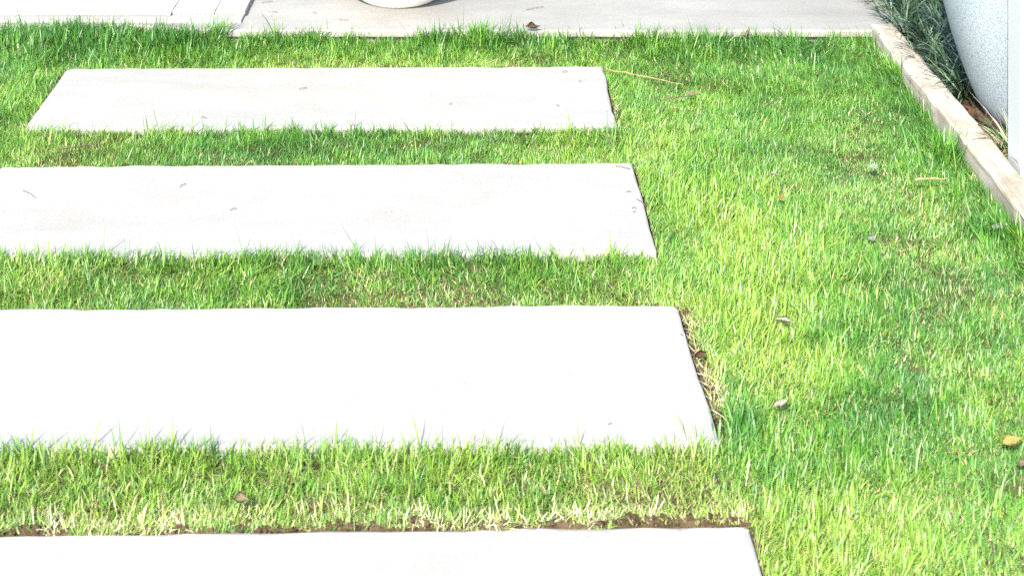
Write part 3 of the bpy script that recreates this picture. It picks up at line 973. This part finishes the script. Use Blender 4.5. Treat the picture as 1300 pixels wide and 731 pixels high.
leaf('fallen_leaf', 1270, 300, 0.055, 0.014, R(18), 'leaf_grey', 'long pale green leaf lying near the end of the edging', 0.3, R(20), 0.030, 0.3)


def twig(px0, py0, px1, py1, rad, mat, label, z=0.02, name='twig', sag=0.0, offshoot=True):
    a = Vector((*ground(px0, py0, z), z)); b = Vector((*ground(px1, py1, z), z))
    rr = random.Random(int(px0 + py0 * 3))
    L = (b - a).length
    n = 8
    ax = (b - a).normalized()
    up = Vector((0, 0, 1)); sd = ax.cross(up).normalized()
    bm = bmesh.new()
    def tube(pts, r_):
        rings = []
        for p, r in zip(pts, r_):
            rings.append([bm.verts.new(p + (sd * math.cos(k * math.pi / 3) + up * math.sin(k * math.pi / 3)) * r) for k in range(6)])
        for u, v in zip(rings[:-1], rings[1:]):
            for k in range(6): bm.faces.new((u[k], u[(k + 1) % 6], v[(k + 1) % 6], v[k]))
        bm.faces.new(rings[0]); bm.faces.new(list(reversed(rings[-1])))
    pts = [a.lerp(b, i / n) + sd * rr.gauss(0, L * 0.012) + up * (rr.gauss(0, 0.0012) + sag * 4 * (i / n) * (1 - i / n)) for i in range(n + 1)]
    tube(pts, [rad * (1 - 0.55 * i / n) * rr.uniform(.85, 1.15) for i in range(n + 1)])
    if offshoot:
        q = pts[3]
        tube([q, q + (ax * 0.6 + sd * 0.5 + up * 0.3) * L * 0.09, q + (ax * 0.75 + sd * 0.7 + up * 0.2) * L * 0.17], [rad * .55, rad * .45, rad * .25])
    bmesh.ops.recalc_face_normals(bm, faces=bm.faces)
    org = a.lerp(b, 0.5)
    for v in bm.verts: v.co -= org
    me = bpy.data.meshes.new(name); bm.to_mesh(me); bm.free()
    smooth_mesh(me)
    o = link(name, me, M[mat]); o.location = org
    tag(o, label, 'twig', 'twigs lying on the lawn', 'thing')


twig(1162, 228, 1203, 226, 0.0032, 'twig', 'short straight tan stick on the lawn near the edging', 0.026)
twig(72, 190, 130, 183, 0.0024, 'twig_dark', 'dark twig on the grass between the two farthest slabs, left', 0.022)
twig(768, 88, 868, 107, 0.0018, 'twig', 'long dry yellow stalk on the grass off the farthest slab corner', 0.013)
twig(846, 125, 884, 122, 0.0022, 'twig_dark', 'thin dark twig in grass under the long yellow stalk', 0.014)


def clippings():
    items = [(782, 212, 800, 216), (795, 245, 801, 245), (808, 254, 821, 265), (802, 266, 808, 266), (804, 271, 807, 271), (29, 243, 45, 252), (228, 239, 236, 235),
             (292, 268, 300, 266), (380, 114, 390, 113), (714, 93, 720, 92), (735, 105, 736, 105), (706, 135, 710, 136), (570, 134, 574, 133), (772, 540, 775, 541), (864, 426, 867, 428),
             (20, 214, 25, 214), (332, 5, 346, 3), (345, 17, 352, 17), (430, 26, 442, 27), (397, 18, 402, 18), (470, 40, 482, 34), (668, 14, 690, 10), (255, 150, 262, 151)]
    rr = random.Random(9)
    bm = bmesh.new()
    for (x0, y0, x1, y1) in items:
        z = PATH_Z if y0 < 40 else 0.001
        if y0 < 40 and x0 < 300: continue
        a = Vector((*ground(x0, y0, z), z + 0.0022)); b = Vector((*ground(x1, y1, z), z + 0.0022))
        if (b - a).length < 0.006: b = a + Vector((0.006, 0.002, 0))
        ax = (b - a).normalized(); sd = Vector((-ax.y, ax.x, 0))
        mid = a.lerp(b, 0.5) + sd * rr.gauss(0, 0.002) + Vector((0, 0, 0.002))
        w = 0.0007
        vs = []
        for p in (a, mid, b):
            vs.append((bm.verts.new(p - sd * w), bm.verts.new(p + sd * w), bm.verts.new(p + Vector((0, 0, 0.0014)))))
        for u, v in zip(vs[:-1], vs[1:]):
            for k in range(3): bm.faces.new((u[k], u[(k + 1) % 3], v[(k + 1) % 3], v[k]))
        bm.faces.new(vs[0]); bm.faces.new(vs[-1])
    bmesh.ops.recalc_face_normals(bm, faces=bm.faces)
    me = bpy.data.meshes.new('clippings'); bm.to_mesh(me); bm.free()
    tag(link('clippings', me, M['twig_dark']), 'tiny dry grass clippings scattered on the slabs and the path', 'clippings', kind='stuff')


clippings()
